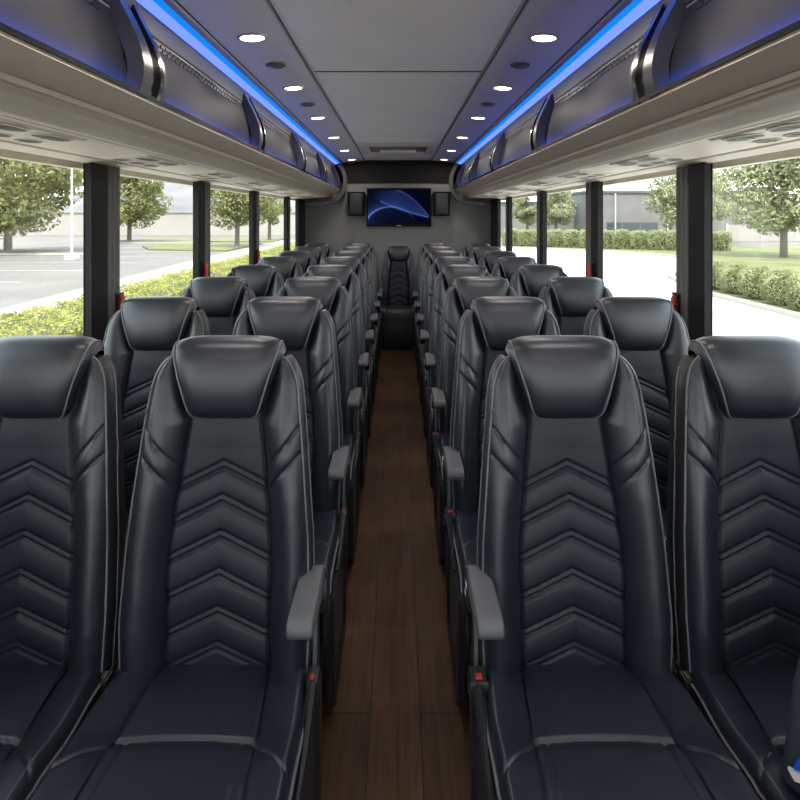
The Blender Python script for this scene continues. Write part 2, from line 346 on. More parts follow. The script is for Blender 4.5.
# ------------------------------------------------------------------ ceiling lights and sensors
def zs(x): return ZC-.006+(EYE+.712-ZC+.006)*(x-.45)/.285
def ring(mb, n, rx, ry, prof, m):
    mb.loft([[(rx*f*math.cos(t), ry*f*math.sin(t), z) for t in np.linspace(0, 2*math.pi, n, endpoint=False)] for f, z in prof], m)
bR = MB(); ring(bR, 28, .078, .078, [(.82, .004), (.80, -.004), (.70, -.007), (.62, -.004), (.60, .003)], M['lampring']); mR = bR.mesh('lamp_ring', None, 60)
bD = MB(); ring(bD, 28, .047, .047, [(1.02, .0), (1, -.004), (.6, -.007), (.02, -.008)], M['lamp']); mD = bD.mesh('lamp_disc', None, 60)
ll = bpy.data.lights.new('downlight', 'AREA'); ll.shape = 'DISK'; ll.size = .09; ll.energy = LAMP_W; ll.color = (1.0, .91, .80)
for s, nm in ((-1, 'left'), (1, 'right')):
    for i, y in enumerate([-.75, .38, 1.5, 2.6, 3.62, 4.72, 5.90, 7.08, 8.2]):
        lab = ('round white downlight, %s from the camera along the %s ceiling strip' % (ORD[i-3].replace('front', 'first'), nm)) if i >= 3 else ('round white downlight overhead near the camera, %s of three in the %s strip' % (['rearmost', 'middle', 'foremost'][i], nm))
        t = empty('ceiling_light', (s*.592, y, zs(.592)), lab, 'ceiling light', 'ceiling downlights')
        t.rotation_euler = (0, s*.065, 0)
        ob('lamp_ring', mR, t); ob('lamp_disc', mD, t, label='glowing warm white lamp')
        o = ob('lamp_glow', ll, t); o.location = (0, 0, -.016)
    for i, y in enumerate([3.07, 4.15]):
        b = MB(); ring(b, 20, .048, .062, [(1, .003), (.96, -.006), (.7, -.011), (.62, -.006), (.3, -.013), (.02, -.014)], M['bronze'])
        o = ob('ceiling_speaker', b.mesh('ceiling_speaker', None, 40), None, 'small oval bronze ceiling fitting behind the %s downlight of the %s strip' % (['first', 'second'][i], nm), 'ceiling fitting', 'oval ceiling fittings')
        o.location = (s*.585, y, zs(.585)); o.rotation_euler = (0, s*.065, 0)
# roof hatch near the rear
h = empty('roof_hatch', (0, 7.0, ZC), 'grey rectangular roof hatch at the rear of the ceiling', 'roof hatch')
b = MB()
for (x0, y0, x1, y1) in ((-.40, -.5, .40, -.38), (-.40, .36, .40, .48), (-.40, -.38, -.31, .36), (.31, -.38, .40, .36)): b.box((x0, y0, -.03), (x1, y1, 0))
ob('hatch_frame', b.mesh('hatch_frame', M['rack'], 30), h)
b = MB(); b.box((-.31, -.38, -.008), (.31, .36, 0)); ob('hatch_panel', b.mesh('hatch_panel', M['pillargrey'], 0), h)
b = MB(); b.box((-.2, .1, -.035), (.2, .16, -.008), None, .01); ob('handle', b.mesh('handle', M['ceil'], 40), h)
# ------------------------------------------------------------------ television and speakers on the rear wall
TX, TZ, TW, TH = .013, EYE+.115, .86, .515
t = empty('television', (TX, YR, TZ), 'wide black television with a blue abstract picture on the rear wall', 'television')
b = MB(); b.box((-TW/2, -.075, -TH/2), (TW/2, -.02, TH/2), M['speaker']); b.box((-.2, -.02, -.15), (.2, 0, .15), M['dark'])
for (x0, z0, x1, z1) in ((-TW/2, -TH/2, TW/2, -TH/2+.03), (-TW/2, TH/2-.018, TW/2, TH/2), (-TW/2, -TH/2, -TW/2+.018, TH/2), (TW/2-.018, -TH/2, TW/2, TH/2)): b.box((x0, -.082, z0), (x1, -.07, z1), M['speaker'])
ob('casing', b.mesh('casing', None, 0), t)
nx, nz = 120, 68
X, Z = np.meshgrid(np.linspace(-TW/2+.018, TW/2-.018, nx), np.linspace(-TH/2+.03, TH/2-.018, nz))
b = MB(); b.grid(np.stack([X, np.full_like(X, -.0765), Z], -1))
sm = bpy.data.materials.new('screen_picture'); sm.use_nodes = True; n = sm.node_tree; n.nodes.clear()
o_ = n.nodes.new('ShaderNodeOutputMaterial'); e_ = n.nodes.new('ShaderNodeEmission'); a_ = n.nodes.new('ShaderNodeVertexColor'); a_.layer_name = 'Col'
n.links.new(a_.outputs[0], e_.inputs[0]); n.links.new(e_.outputs[0], o_.inputs[0]); e_.inputs[1].default_value = 0.6
me = b.mesh('screen', sm, 0, recalc=False)
u = (X-X.min())/(X.max()-X.min()); v = (Z.max()-Z)/(Z.max()-Z.min())      # v runs down
col = np.zeros(u.shape+(3,)) + np.array([.002, .003, .010])
mixc = lambda wgt, c: col.__iadd__(wgt[..., None]*np.array(c))
cx, cy = .37, 1.02; d = np.hypot((u-cx)/.40, (v-cy)/.52)-1
mixc(np.where(d > 0, np.exp(-d*4.5), 0)*np.clip(1.1-1.6*u, 0, 1), (.030, .055, .24)); mixc(np.exp(-(d/.035)**2)*np.clip(1-1.3*u, .0, 1)*.8, (.16, .26, .75)); mixc(np.where(d < 0, 1, 0)*np.clip(.8-u, 0, 1)*np.exp(d*1.2), (.006, .015, .06))
lo_ = .12+.68*u**.78+.04*np.sin(u*3); up_ = np.where(u < .42, 0.02, 0.02+.78*((u-.42)/.58)**1.75)
ins = (v > up_) & (v < lo_) & (u > .1) & (u < .99)
mixc(ins*np.clip((u-.08)/.38, 0, 1)*(.35+.65*np.exp(-np.abs(v-lo_)*4)), (.020, .040, .17)); mixc(np.exp(-((v-lo_)/.018)**2)*(u > .2)*(u < .97)*.6, (.10, .18, .55)); mixc(np.exp(-((v-up_)/.018)**2)*(u > .45)*(u < .98)*.35, (.10, .18, .5))
ca = me.color_attributes.new('Col', 'FLOAT_COLOR', 'POINT'); ca.data.foreach_set('color', np.concatenate([np.clip(col, 0, 1), np.ones(u.shape+(1,))], -1).reshape(-1))
ob('screen', me, t)
b = MB(); b.box((-.03, -.084, -TH/2+.010), (.03, -.081, -TH/2+.019)); ob('badge', b.mesh('badge', M['metal'], 0), t)
for s, nm in ((-1, 'left'), (1, 'right')):
    x = TX+s*.568
    t = empty('speaker', (x, YR, EYE+.16), 'black box speaker on the rear wall, %s of the television' % nm, 'speaker', 'wall speakers')
    b = MB(); b.prism([(-.10, -.16), (.10, -.16), (.115, .16), (-.115, .16)], 'y', -.15, 0, M['speaker']); ob('cabinet', b.mesh('cabinet', None, 0), t)
    b = MB(); b.box((-.085, -.158, -.14), (.085, -.149, .14), M['dark'], .01); ob('speaker_grille', b.mesh('speaker_grille', None, 30), t)

# ------------------------------------------------------------------ coach seats (front faces -y, towards the camera)
WZ = [(.42, .218), (.5, .224), (.62, .229), (.80, .222), (.98, .206), (1.10, .194), (1.16, .186), (1.19, .178), (1.212, .167), (1.226, .155), (1.236, .140)]
PZ = [(.42, .128), (.75, .130), (.85, .122), (.96, .107), (1.07, .094), (1.15, .112), (1.236, .130)]
BZ = [(.42, .052), (.6, .072), (.9, .062), (1.1, .045), (1.18, .030), (1.236, .008)]
lean = lambda z: .13*(z-.48)
LUM = [(.42, .0), (.52, .012), (.68, .022), (.85, .012), (1.0, .0), (1.257, 0)]
def groove(d, w=.005, dep=.005): return -dep*np.exp(-(d/w)**2)
NR = 210; zr = np.linspace(.42, 1.236, NR)
APEX = [.971, .892, .809, .722, .634, .552]
def panel_pts():
    s = np.linspace(-1, 1, 72); Z, S = np.meshgrid(zr, s, indexing='ij'); P = np.interp(Z, *zip(*PZ)); X = S*P
    f = np.interp(Z, *zip(*LUM)); zz = Z+.46*np.abs(X)
    for i, a in enumerate(APEX):
        amp = 1.0 if i < 5 else .5
        for q, dd in ((0, .0055), (-.0165, .0065)): f = f+amp*groove(zz-(a+q), .0042, dd)
    # quilting: each chevron cell swells between its seams
    for a0, a1 in zip([a-.0165 for a in APEX[:-1]], APEX[1:]):
        t = np.clip((a0-zz)/(a0-a1), 0, 1); f = f+.0048*np.sin(math.pi*t)**.7
    f = f+.005*np.sin(math.pi*np.clip((zz-APEX[0])/(1.12-APEX[0]), 0, 1))**.8
    f = f-.007*np.exp(-((1-np.abs(S))*P/.006)**2)
    return np.stack([X, lean(Z)-f, Z], -1)
def bolster_pts(sg):
    t = np.linspace(0, 1, 34); Z, T = np.meshgrid(zr, t, indexing='ij'); P = np.interp(Z, *zip(*PZ)); Wd = np.interp(Z, *zip(*WZ)); B = np.interp(Z, *zip(*BZ))
    X = P+(Wd-P)*T
    rise = np.where(T < .72, 1-(1-T/.72)**2, 1-.38*((T-.72)/.28)**2.2)
    f = np.interp(Z, *zip(*LUM))*(1-T)+B*rise
    z1 = .957+.112*T; z2 = .885+.120*T**.65
    f = f+groove(Z-z1, .0042, .006)+groove(Z-z2, .0042, .006)
    f = f+.005*np.sin(math.pi*np.clip((Z-z2)/(z1-z2), 0, 1))*np.sin(math.pi*T)**.5
    f = f-.007*np.exp(-((Wd-P)*T/.006)**2)
    f = f+.004*np.sin(math.pi*np.clip(T*1.05, 0, 1))
    edge = lean(Z[:, -1])-f[:, -1]
    return np.stack([sg*X, lean(Z)-f, Z], -1), edge
def g2(P, name, m, sm=60):
    b = MB(); b.grid(P); return b.mesh(name, m, sm, recalc=False)
ME = {}
ME['chevron_panel'] = g2(panel_pts(), 'chevron_panel', M['leather2'])
for sg, nm in ((-1, 'L'), (1, 'R')):
    P, edge = bolster_pts(sg)
    if sg < 0: P = P[:, ::-1]
    ME['bolster'+nm] = g2(P, 'side_bolster', M['leather'])
Wv = np.interp(zr, *zip(*WZ))
# shell: gusset sides and back
sec = []
for i in range(0, NR, 3):
    z = zr[i]; w_ = Wv[i]; y0 = edge[i]; yb = lean(z)+.10
    if z > 1.15: yb -= .05*((z-1.15)/.086)**2
    half = [(w_, y0), (w_+.008, y0+.012), (w_+.009, y0+.05), (w_-.002, yb-.03), (w_-.02, yb-.006), (w_-.05, yb), (0.0, yb+.006)]
    sec.append([(-x, y, z) for x, y in half] + [(x, y, z) for x, y in reversed(half[:-1])])
n_ = len(sec[0])
b = MB(); b.loft(sec, None, False); b.add(sec[-1], [tuple(range(n_))]); b.add(sec[0], [tuple(range(n_))])
ME['shell'] = b.mesh('backrest', M['shell'], 40)
for sg, nm in ((-1, 'L'), (1, 'R')):
    b = MB()
    b.tube([(sg*(Wv[i]+.001), edge[i]-.001, zr[i]) for i in range(0, NR, 4)]+[(sg*.134, edge[-1], 1.240)], .0028)
    ME['back_piping'+nm] = b.mesh('piping', M['piping'], 60); b = MB()
    b.tube([(sg*(Wv[i]+.009), edge[i]+.042, zr[i]) for i in range(0, NR-8, 5)], .0024)
    ME['rear_piping'+nm] = b.mesh('piping', M['piping'], 60)
# headrest pillow wrapped over the top
HP = np.array([(1.076, -.002, .058), (1.079, .012, .072), (1.086, .028, .086), (1.096, .040, .095), (1.112, .049, .101), (1.15, .056, .113), (1.19, .057, .126), (1.235, .051, .140), (1.262, .037, .147), (1.277, .017, .149), (1.283, -.010, .149), (1.281, -.040, .148), (1.268, -.075, .146), (1.235, -.100, .142), (1.18, -.112, .136), (1.12, -.114, .13)])
tt = np.linspace(0, 1, len(HP)); ts = np.linspace(0, 1, 76)
def smooth_interp(a):
    v = np.interp(ts, tt, a)
    for _ in range(6): v[1:-1] = (v[:-2]+2*v[1:-1]+v[2:])/4
    return v
hz, ho, hw = (smooth_interp(HP[:, i]) for i in range(3))
hy = lean(np.minimum(hz, 1.25))-ho
dz = np.gradient(hz); dy = np.gradient(hy); L = np.hypot(dz, dy); nz_, ny_ = -dy/L, dz/L      # inward normal (away from the surface)
S = np.linspace(-1, 1, 41)
ins = .040*(1-np.sqrt(np.clip(1-np.abs(S)**5, 0, 1)))
PH = np.zeros((76, 41, 3))
for j in range(41):
    PH[:, j, 0] = S[j]*hw; PH[:, j, 1] = hy+ny_*ins[j]; PH[:, j, 2] = hz+np.where(nz_ < 0, nz_, -np.abs(nz_)*0)*ins[j]
PH[:, :, 1] += 0
b = MB(); b.grid(PH); ME['headrest'] = b.mesh('headrest', M['leather'], 60, recalc=False)
for sg, j, nm in ((-1, 2, 'L'), (1, 38, 'R')):
    b = MB(); b.tube([tuple(PH[i, j]+np.array([sg*.0025, 0, 0])) for i in range(4, 60, 2)], .0026); ME['head_piping'+nm] = b.mesh('piping', M['piping'], 60)
# cushion
ny = 110; yr = np.linspace(.03, -.44, ny)
PC = [(-.44, .160), (-.26, .150), (-.22, .147), (.03, .128)]; PCx = lambda y: np.interp(y, [p[0] for p in PC], [p[1] for p in PC])
WC = [(-.44, .240), (-.2, .240), (.03, .226)]; WCx = lambda y: np.interp(y, [p[0] for p in WC], [p[1] for p in WC])
def seam_y(X): return -.238-.10*np.clip(np.abs(X)-.02, 0, 1)**1.6*2.2
def ctop(X, Y):
    z = np.full_like(X, .482); sy = seam_y(X); a = np.abs(X)
    z = z-.014*np.clip((Y+.10)/.13, 0, 1)
    z = z+.006*np.sin(math.pi*np.clip((sy-Y)/(sy-.03), 0, 1))
    z = z+np.where(Y < sy, .013*(1-np.exp(-((Y-sy)/.024)**2)), 0)
    z = z+groove(Y-sy, .005, .006)
    return z
def roll(P):            # front edge rolls down
    x = P[-1]; out = [P]
    for a in np.linspace(15, 90, 6):
        r_ = .05; q = x.copy(); q[:, 1] -= r_*math.sin(math.radians(a)); q[:, 2] -= r_*(1-math.cos(math.radians(a))); out.append(q[None])
    q = q.copy(); q[:, 2] -= .07; out.append(q[None]); return np.concatenate(out, 0)
Y, S_ = np.meshgrid(yr, np.linspace(-1, 1, 66), indexing='ij'); X = S_*PCx(Y); Zc = ctop(X, Y)-.006*np.exp(-((1-np.abs(S_))*PCx(Y)/.006)**2)
# short seams that split the front roll
Zc += np.where(Y < seam_y(X), groove(np.abs(X)-.122+.10*(Y+.27), .0045, .005), 0)
ME['cushion'] = g2(roll(np.stack([X, Y, Zc], -1))[:, ::-1], 'seat_cushion', M['leather'])
for sg, nm in ((-1, 'L'), (1, 'R')):
    Y, T = np.meshgrid(yr, np.linspace(0, 1, 26), indexing='ij'); X = PCx(Y)+(WCx(Y)-PCx(Y))*T; sy2 = -.262-.10*T
    sm_ = np.clip((-.22-Y)/.12, 0, 1); sm_ = sm_*sm_*(3-2*sm_)
    Zb = .482-.014*np.clip((Y+.10)/.13, 0, 1)+.016*sm_*(1-.4*T)
    Zb = Zb+.020*np.sin(math.pi*np.clip(T*.62, 0, 1))-.030*np.clip((T-.80)/.20, 0, 1)**2-.006*np.exp(-((WCx(Y)-PCx(Y))*T/.006)**2)
    Zb += groove(Y-sy2, .0045, .006)*(T > .05)
    P = roll(np.stack([sg*X, Y, Zb], -1))
    # skirt down the side
    sk = P[:, -1:, :].copy(); sk[:, :, 0] += sg*.003; sk[:, :, 2] -= .012; sk2 = sk.copy(); sk2[:, :, 2] = np.minimum(sk2[:, :, 2], .40)-.0
    edgec = P[:, -1, :].copy()
    P = np.concatenate([P, sk, sk2], 1)
    if sg > 0: P = P[:, ::-1]
    ME['cbol'+nm] = g2(P, 'cushion_bolster', M['leather'])
    ME['cpip'+nm] = edgec
for nm, sg in (('L', -1), ('R', 1)):
    b = MB(); b.tube([tuple(p+np.array([sg*.002, 0, .0005])) for p in ME['cpip'+nm][::3]], .0034); ME['cush_piping'+nm] = b.mesh('piping', M['piping'], 60)
b = MB(); b.box((-.225, -.46, .385), (.225, .06, .440), M['dark'])
for x in (-.15, .15):
    b.box((x-.02, -.36, .03), (x+.02, -.30, .39), M['dark']); b.box((x-.02, -.06, .03), (x+.02, 0, .39), M['dark']); b.box((x-.03, -.40, 0), (x+.03, .05, .03), M['dark'])
ME['pedestal'] = b.mesh('pedestal', None, 0)
def arm_meshes(sg):
    d = {}
    poly = [(.02, .665), (.035, .69), (.02, .713), (-.18, .713), (-.203, .706), (-.212, .69), (-.206, .676), (-.18, .668), (-.03, .655)]
    b = MB(); x0, x1, e = .205, .262, .006
    def L(x, f): 
        cy = sum(p[0] for p in poly)/len(poly); cz = .69
        return [(sg*x, cy+(p[0]-cy)*(1-f*.05), cz+(p[1]-cz)*(1-f*.22)) for p in poly]
    b.loft([L(x0, 1), L(x0+e*.3, .35), L(x0+e, 0), L(x1-e, 0), L(x1-e*.3, .35), L(x1, 1)], None, True, True)
    d['armrest'] = b.mesh('armrest', M['armgrey'], 50)
    b = MB(); n = 24
    lo = []
    for (x, r_) in ((.238, .048), (.257, .050), (.263, .044), (.264, .02)): lo.append([(sg*x, .02+r_*math.cos(t), .655+r_*math.sin(t)) for t in np.linspace(0, 2*math.pi, n, endpoint=False)])
    b.loft(lo, M['dark'], True, True)
    b.tube([(sg*.262, .02+.02*math.cos(t), .655+.02*math.sin(t)) for t in np.linspace(0, 6.283, 16)], .004, M['metal'])
    d['pivot'] = b.mesh('pivot', None, 40)
    b = MB(); b.prism([(-.012, .46), (.060, .43), (.050, .66), (.01, .66)], 'x', sg*.236, sg*.246, M['dark']); b.tube([(sg*.241, -.014, .47), (sg*.241, .0, .56), (sg*.241, .012, .655)], .006, M['armgrey'])
    d['bracket'] = b.mesh('bracket', None, 30)
    # moulded side panel with a hollow, below the cushion
    b = MB(); out = [(-.455, .425), (.05, .455), (.085, .42), (.07, .10), (.03, .03), (-.36, .03), (-.41, .09)]
    def sc(f, dz=0): return [(-.18+(p[0]+.18)*f, .25+(p[1]-.25)*f) for p in out]
    b.loft([[(sg*x, y, z) for y, z in sc(f)] for x, f in ((.226, 1.0), (.243, 1.0), (.249, .97), (.249, .82), (.238, .76))], None, True, True)
    d['side_panel'] = b.mesh('side_panel', M['shell'], 30)
    # buckle housing with its red button
    b = MB(); b.box((sg*.234, -.11, .44), (sg*.260, -.05, .505), M['dark'], .008); b.tube([(sg*.247, -.06, .50), (sg*.25, -.13, .49), (sg*.252, -.25, .46), (sg*.25, -.36, .44)], [.012, .011, .009, .006], M['shell'])
    d['buckle'] = b.mesh('seat_belt_buckle', None, 40)
    b = MB(); b.box((sg*.241, -.100, .503), (sg*.251, -.084, .511), M['red'], .003); d['button'] = b.mesh('button', None, 30)
    return d
ARM = {1: arm_meshes(1), -1: arm_meshes(-1)}
b = MB(); b.box((-.010, -.06, .40), (.010, -.025, .474), M['dark'], .004); b.box((-.006, -.058, .472), (.006, -.035, .481), M['framegrey'], .003)
ME['latch'] = b.mesh('seat_belt_latch', None, 30)
def seat(x, y, arms, inner, label, z=0.0):
    r = empty('coach_seat', (x, y, z), label, 'seat', 'black leather coach seats')
    k = ob('backrest', ME['shell'], r)
    ob('chevron_panel', ME['chevron_panel'], k, label='quilted chevron stitched panel')
    ob('side_bolster', ME['bolsterL'], k); ob('side_bolster', ME['bolsterR'], k); [ob('piping', ME[p_+q_], k, label='grey piping') for p_ in ('back_piping', 'rear_piping') for q_ in 'LR']
    h = ob('headrest', ME['headrest'], r); [ob('piping', ME['head_piping'+q_], h, label='grey piping') for q_ in 'LR']
    q = ob('seat_cushion', ME['cushion'], r, loc=(0, 0, .022)); ob('cushion_bolster', ME['cbolL'], q); ob('cushion_bolster', ME['cbolR'], q); [ob('piping', ME['cush_piping'+q_], q, label='grey piping') for q_ in 'LR']
    ob('pedestal', ME['pedestal'], r)
    for sg in arms:
        a = ob('armrest', ARM[sg]['armrest'], r, label='grey armrest', loc=(0, 0, .014)); ob('pivot', ARM[sg]['pivot'], a); ob('bracket', ARM[sg]['bracket'], a)
        ob('side_panel', ARM[sg]['side_panel'], r)
        bk = ob('seat_belt_buckle', ARM[sg]['buckle'], r, loc=(0, 0, .022)); ob('button', ARM[sg]['button'], bk, label='red release button')
    if inner:
        o = ob('seat_belt_latch', ME['latch'], r); o.location = (inner*.238, 0, .022)
    return r
for i in range(8):
    y = 1.58+.83*i
    for s, nm in ((-1, 'left'), (1, 'right')):
        seat(-.446 if s < 0 else .434, y, (-s,), 0, 'black leather seat with chevron stitching, %s row, aisle side of the %s block' % (ORD[i], nm))
        seat(-.94 if s < 0 else .930, y, (), -s, 'black leather seat with chevron stitching, %s row, beside the %s windows' % (ORD[i], nm))
mid = seat(0.008, 8.05, (-1, 1), 0, 'single black leather seat with two armrests at the rear end of the aisle')
mid.scale = (.95, .95, .95)
b = MB(); b.box((-.235, -.44, .0), (.235, .06, .40), None, .01); ob('under_seat_shade', b.mesh('under_seat_shade', M['dark'], 30), mid)  # black block added in place of the shaded hollow under the rear seat

# ------------------------------------------------------------------ red emergency handles on the pillars
for s, nm, y, wh in ((-1, 'left', 4.07, 'second'), (-1, 'left', 5.60, 'third'), (1, 'right', 4.07, 'second'), (-1, 'left', 2.83, 'nearest'), (1, 'right', 2.83, 'nearest')):
    zt = {2.83: 1.255}.get(y, 1.305)
    t = empty('emergency_handle', (s*1.242, y, zt), 'red window release handle on the %s pillar of the %s wall' % (wh, nm), 'emergency handle', 'red window release handles')
    b = MB(); b.tube([(-s*.02, 0, -.13), (-s*.022, 0, -.02), (-s*.018, 0, -.002)], [.014, .014, .010], M['redbar'], 10); ob('grip', b.mesh('grip', None, 40), t)
    b = MB(); b.box((-s*.026, -.012, -.002), (s*.004, .012, .008), M['armgrey']); b.box((-s*.018, -.008, -.14), (s*.004, .008, .0), M['dark']); ob('bracket', b.mesh('bracket', None, 0), t)
# ------------------------------------------------------------------ dark bag with an emblem at the right edge
bx, by, bz = .872, 1.13, .538
t = empty('bag', (bx, by, bz), 'dark navy bag with a blue and white emblem on the near right window seat', 'bag'); t.rotation_euler = (0, 0, math.radians(-30))
b = MB(); lo = []
for z, hw_, hd in ((0, .155, .035), (.012, .166, .046), (.09, .159, .047), (.18, .148, .040), (.235, .138, .028), (.248, .132, .012)):
    lo.append([(hw_*np.sign(math.cos(a))*abs(math.cos(a))**.4, hd*np.sign(math.sin(a))*abs(math.sin(a))**.6, z) for a in np.linspace(0, 2*math.pi, 36, endpoint=False)])
b.loft(lo, None, True, True); ob('body', b.mesh('body', M['navy'], 50), t)
b = MB(); n = 24; cxe, cze = -.090, .052
b.prism([(cxe+.060*math.cos(a), cze+.054*math.sin(a)) for a in np.linspace(math.radians(8), math.radians(172), n)], 'y', -.052, -.044, M['blue'])
b.prism([(cxe-.068, cze+.004), (cxe+.068, cze+.004), (cxe+.058, cze-.013), (cxe-.058, cze-.013)], 'y', -.053, -.044, M['silver'])
b.prism([(cxe+.05*math.cos(a), cze-.018+.038*math.sin(a)) for a in np.linspace(math.radians(185), math.radians(355), n)], 'y', -.052, -.044, M['blue'])
ob('emblem', b.mesh('emblem', None, 30), t, label='blue and white emblem')

# ================================================================== outside
G = -1.30
b = MB(); b.box((-400, -60, G-.3), (400, 500, G-.02)); struct('ground', b, M['asphalt'], 0)
b = MB(); b.box((-4, -20, G-.02), (1.5, 70, G)); struct('bounce_apron', b, M['concrete'], 0)  # unseen pale slab, added to bounce daylight up under the racks
b = MB(); b.box((-130, -30, G-.02), (-11.0, 90, G)); struct('parking_lot', b, M['asphalt'], 0)
b = MB()
for i in range(9): b.box((-30, 16+6*i, G), (-16.5, 16.14+6*i, G+.004))
for X_ in (-38,): b.box((X_, 0, G), (X_+.15, 80, G+.004))
struct('parking_lines', b, M['line'], 0)
b = MB(); b.prism([(-10.3, -10), (-11.6, -10), (-12.0, 19), (-12.4, 28), (-13.1, 42), (-13.5, 75), (-10.3, 75)], 'z', G-.02, G+.10); struct('sidewalk', b, M['walk'], 0)
b = MB(); b.box((-10.3, -10, G-.02), (-4, 70, G+.06)); struct('planting_bed', b, M['mulch'], 0)
def patch(name, pts, z0, z1, m):
    b = MB(); b.prism(pts, 'z', z0, z1, m); return struct(name, b, None, 0)
patch('grass_verge', [(-14.0, 52), (-21, 54), (-24, 60), (-22, 66), (-14, 66)], G-.02, G+.12, M['lawn'])
patch('grass_strip', [(-13.8, 70), (-30, 72), (-32, 80), (-13.8, 80)], G-.02, G+.12, M['lawn'])
drive = [(1.5, -10), (11.2, -10), (11.2, 24), (12.6, 30), (15.5, 36), (18.2, 40.5), (19.2, 44), (18.6, 48), (16.5, 51.5), (11, 57), (4, 60), (1.5, 60)]
patch('driveway', drive, G-.02, G+.02, M['concrete'])
lawn = [(11.5, -10), (11.5, 24), (12.9, 29.8), (15.8, 35.7), (18.5, 40.2), (19.6, 44), (18.9, 48.3), (16.7, 52), (11.1, 57.4), (4, 60.4), (4, 63), (14, 62.5), (24, 59.5), (80, 57), (80, -10)]
patch('lawn', lawn, G-.02, G+.10, M['lawn'])
b = MB(); cur = [(11.35, -10), (11.35, 24), (12.75, 29.9), (15.65, 35.8), (18.35, 40.3), (19.4, 44), (18.75, 48.2), (16.6, 51.8), (11.05, 57.2), (4, 60.2)]
for (x0, y0), (x1, y1) in zip(cur[:-1], cur[1:]):
    dx, dy = x1-x0, y1-y0; L_ = math.hypot(dx, dy); nx_, ny2 = -dy/L_*.11, dx/L_*.11
    b.prism([(x0+nx_, y0+ny2), (x0-nx_, y0-ny2), (x1-nx_, y1-ny2), (x1+nx_, y1+ny2)], 'z', G-.02, G+.14)
struct('driveway_kerb', b, M['kerb'], 0)

def leaves(P, Nrm, size, m, name, parent=None, **kw):
    n = len(P); d = rng.normal(size=(n, 3))*0.9+Nrm; d /= np.linalg.norm(d, axis=1)[:, None]
    a = np.cross(d, rng.normal(size=(n, 3))); a /= np.linalg.norm(a, axis=1)[:, None]; c_ = np.cross(d, a)
    sz = (size*.78*rng.uniform(.6, 1.3, n))[:, None]
    V = np.stack([P-a*sz, P+c_*sz*.55, P+a*sz, P-c_*sz*.55], 1).reshape(-1, 3)
    me = bpy.data.meshes.new(name); me.vertices.add(4*n); me.vertices.foreach_set('co', V.reshape(-1)); me.loops.add(4*n); me.loops.foreach_set('vertex_index', np.arange(4*n))
    me.polygons.add(n); me.polygons.foreach_set('loop_start', np.arange(n)*4); me.update(calc_edges=True); me.materials.append(m)
    return ob(name, me, parent, **kw)
def tree(x, y, height, crown_z, rx, rz, label, m, nl=5200, size=.22, tr=.22, seed=1, blobs=26):
    r_ = random.Random(seed); t = empty('tree', (x, y, G), label, 'tree', 'trees outside the windows')
    b = MB(); tz = crown_z-G
    b.tube([(0, 0, 0), (.02, 0, .25), (.05, .03, tz*.5), (-.05, .02, tz), (0, 0, tz+rz*.5)], [tr*1.5, tr*1.05, tr*.85, tr*.6, tr*.2], M['bark'], 9)
    for i in range(7):
        a = i*2.4; zz = tz-rz*.75+i*.12*rz
        b.tube([(0, 0, zz), (math.cos(a)*rx*.35, math.sin(a)*rx*.35, zz+rz*.25), (math.cos(a)*rx*.7, math.sin(a)*rx*.7, zz+rz*.55)], [tr*.45, tr*.25, tr*.08], M['bark'], 6)
    ob('trunk', b.mesh('trunk', None, 60), t)
    Ps, Ns = [], []
    for i in range(blobs):
        ph = r_.uniform(0, 2*math.pi); q = r_.uniform(-.85, .95); k_ = math.sqrt(1-q*q)*r_.uniform(.2, .85)
        w_ = 1.0 if q < .1 else 1-.35*q
        cx_, cy_, cz_ = rx*k_*w_*math.cos(ph), rx*k_*w_*math.sin(ph), tz+rz*q*.78
        br = r_.uniform(.26, .42)*min(rx, rz); n = int(1.8*nl)//blobs
        d = rng.normal(size=(n, 3)); d /= np.linalg.norm(d, axis=1)[:, None]
        rad = br*(.55+.45*rng.random((n, 1))**.5)
        Ps.append(np.array([cx_, cy_, cz_])+d*rad*np.array([1.15, 1.15, .8])); Ns.append(d)
    leaves(np.concatenate(Ps), np.concatenate(Ns), size, m, 'foliage', t)
    return t
tree(-29.9, 49, 13, 5.3, 7.7, 5.9, 'large leafy green tree in the kerbed island outside the nearest left window', M['leafA'], 11000, .27, .30, 3, 40)
tree(-29.0, 69, 9, 3.9, 4.6, 4.3, 'leafy tree with a bare trunk across the lot behind the nearest left pillar', M['leafA'], 5000, .25, .24, 5)
tree(-14.6, 58, 8, 3.2, 3.9, 3.5, 'round green tree on the grass verge seen between second and third left pillars', M['leafA'], 5200, .2, .22, 8)
tree(-14.9, 74, 8, 3.1, 2.2, 3.2, 'slender yellowish tree farther along the verge behind the third left pillar', M['leafB'], 3200, .22, .2, 11)
tree(26.2, 43.5, 9, 4.1, 3.7, 4.7, 'full round tree on the lawn outside the nearest right window', M['leafB'], 8500, .19, .24, 21, 36)
tree(31.3, 69, 9, 4.1, 5.7, 4.6, 'broad pale tree behind the nearest right pillar in front of the grey building', M['leafB'], 6000, .25, .24, 25, 32)
tree(19.7, 80, 8, 3.3, 2.9, 3.4, 'green tree above the long hedge behind the second and third right pillars', M['leafB'], 4200, .22, .2, 31)
tree(13.5, 67, 7, 2.7, 1.5, 2.9, 'narrow tree at the far left end of the long right hedge', M['leafB'], 2600, .2, .16, 34)
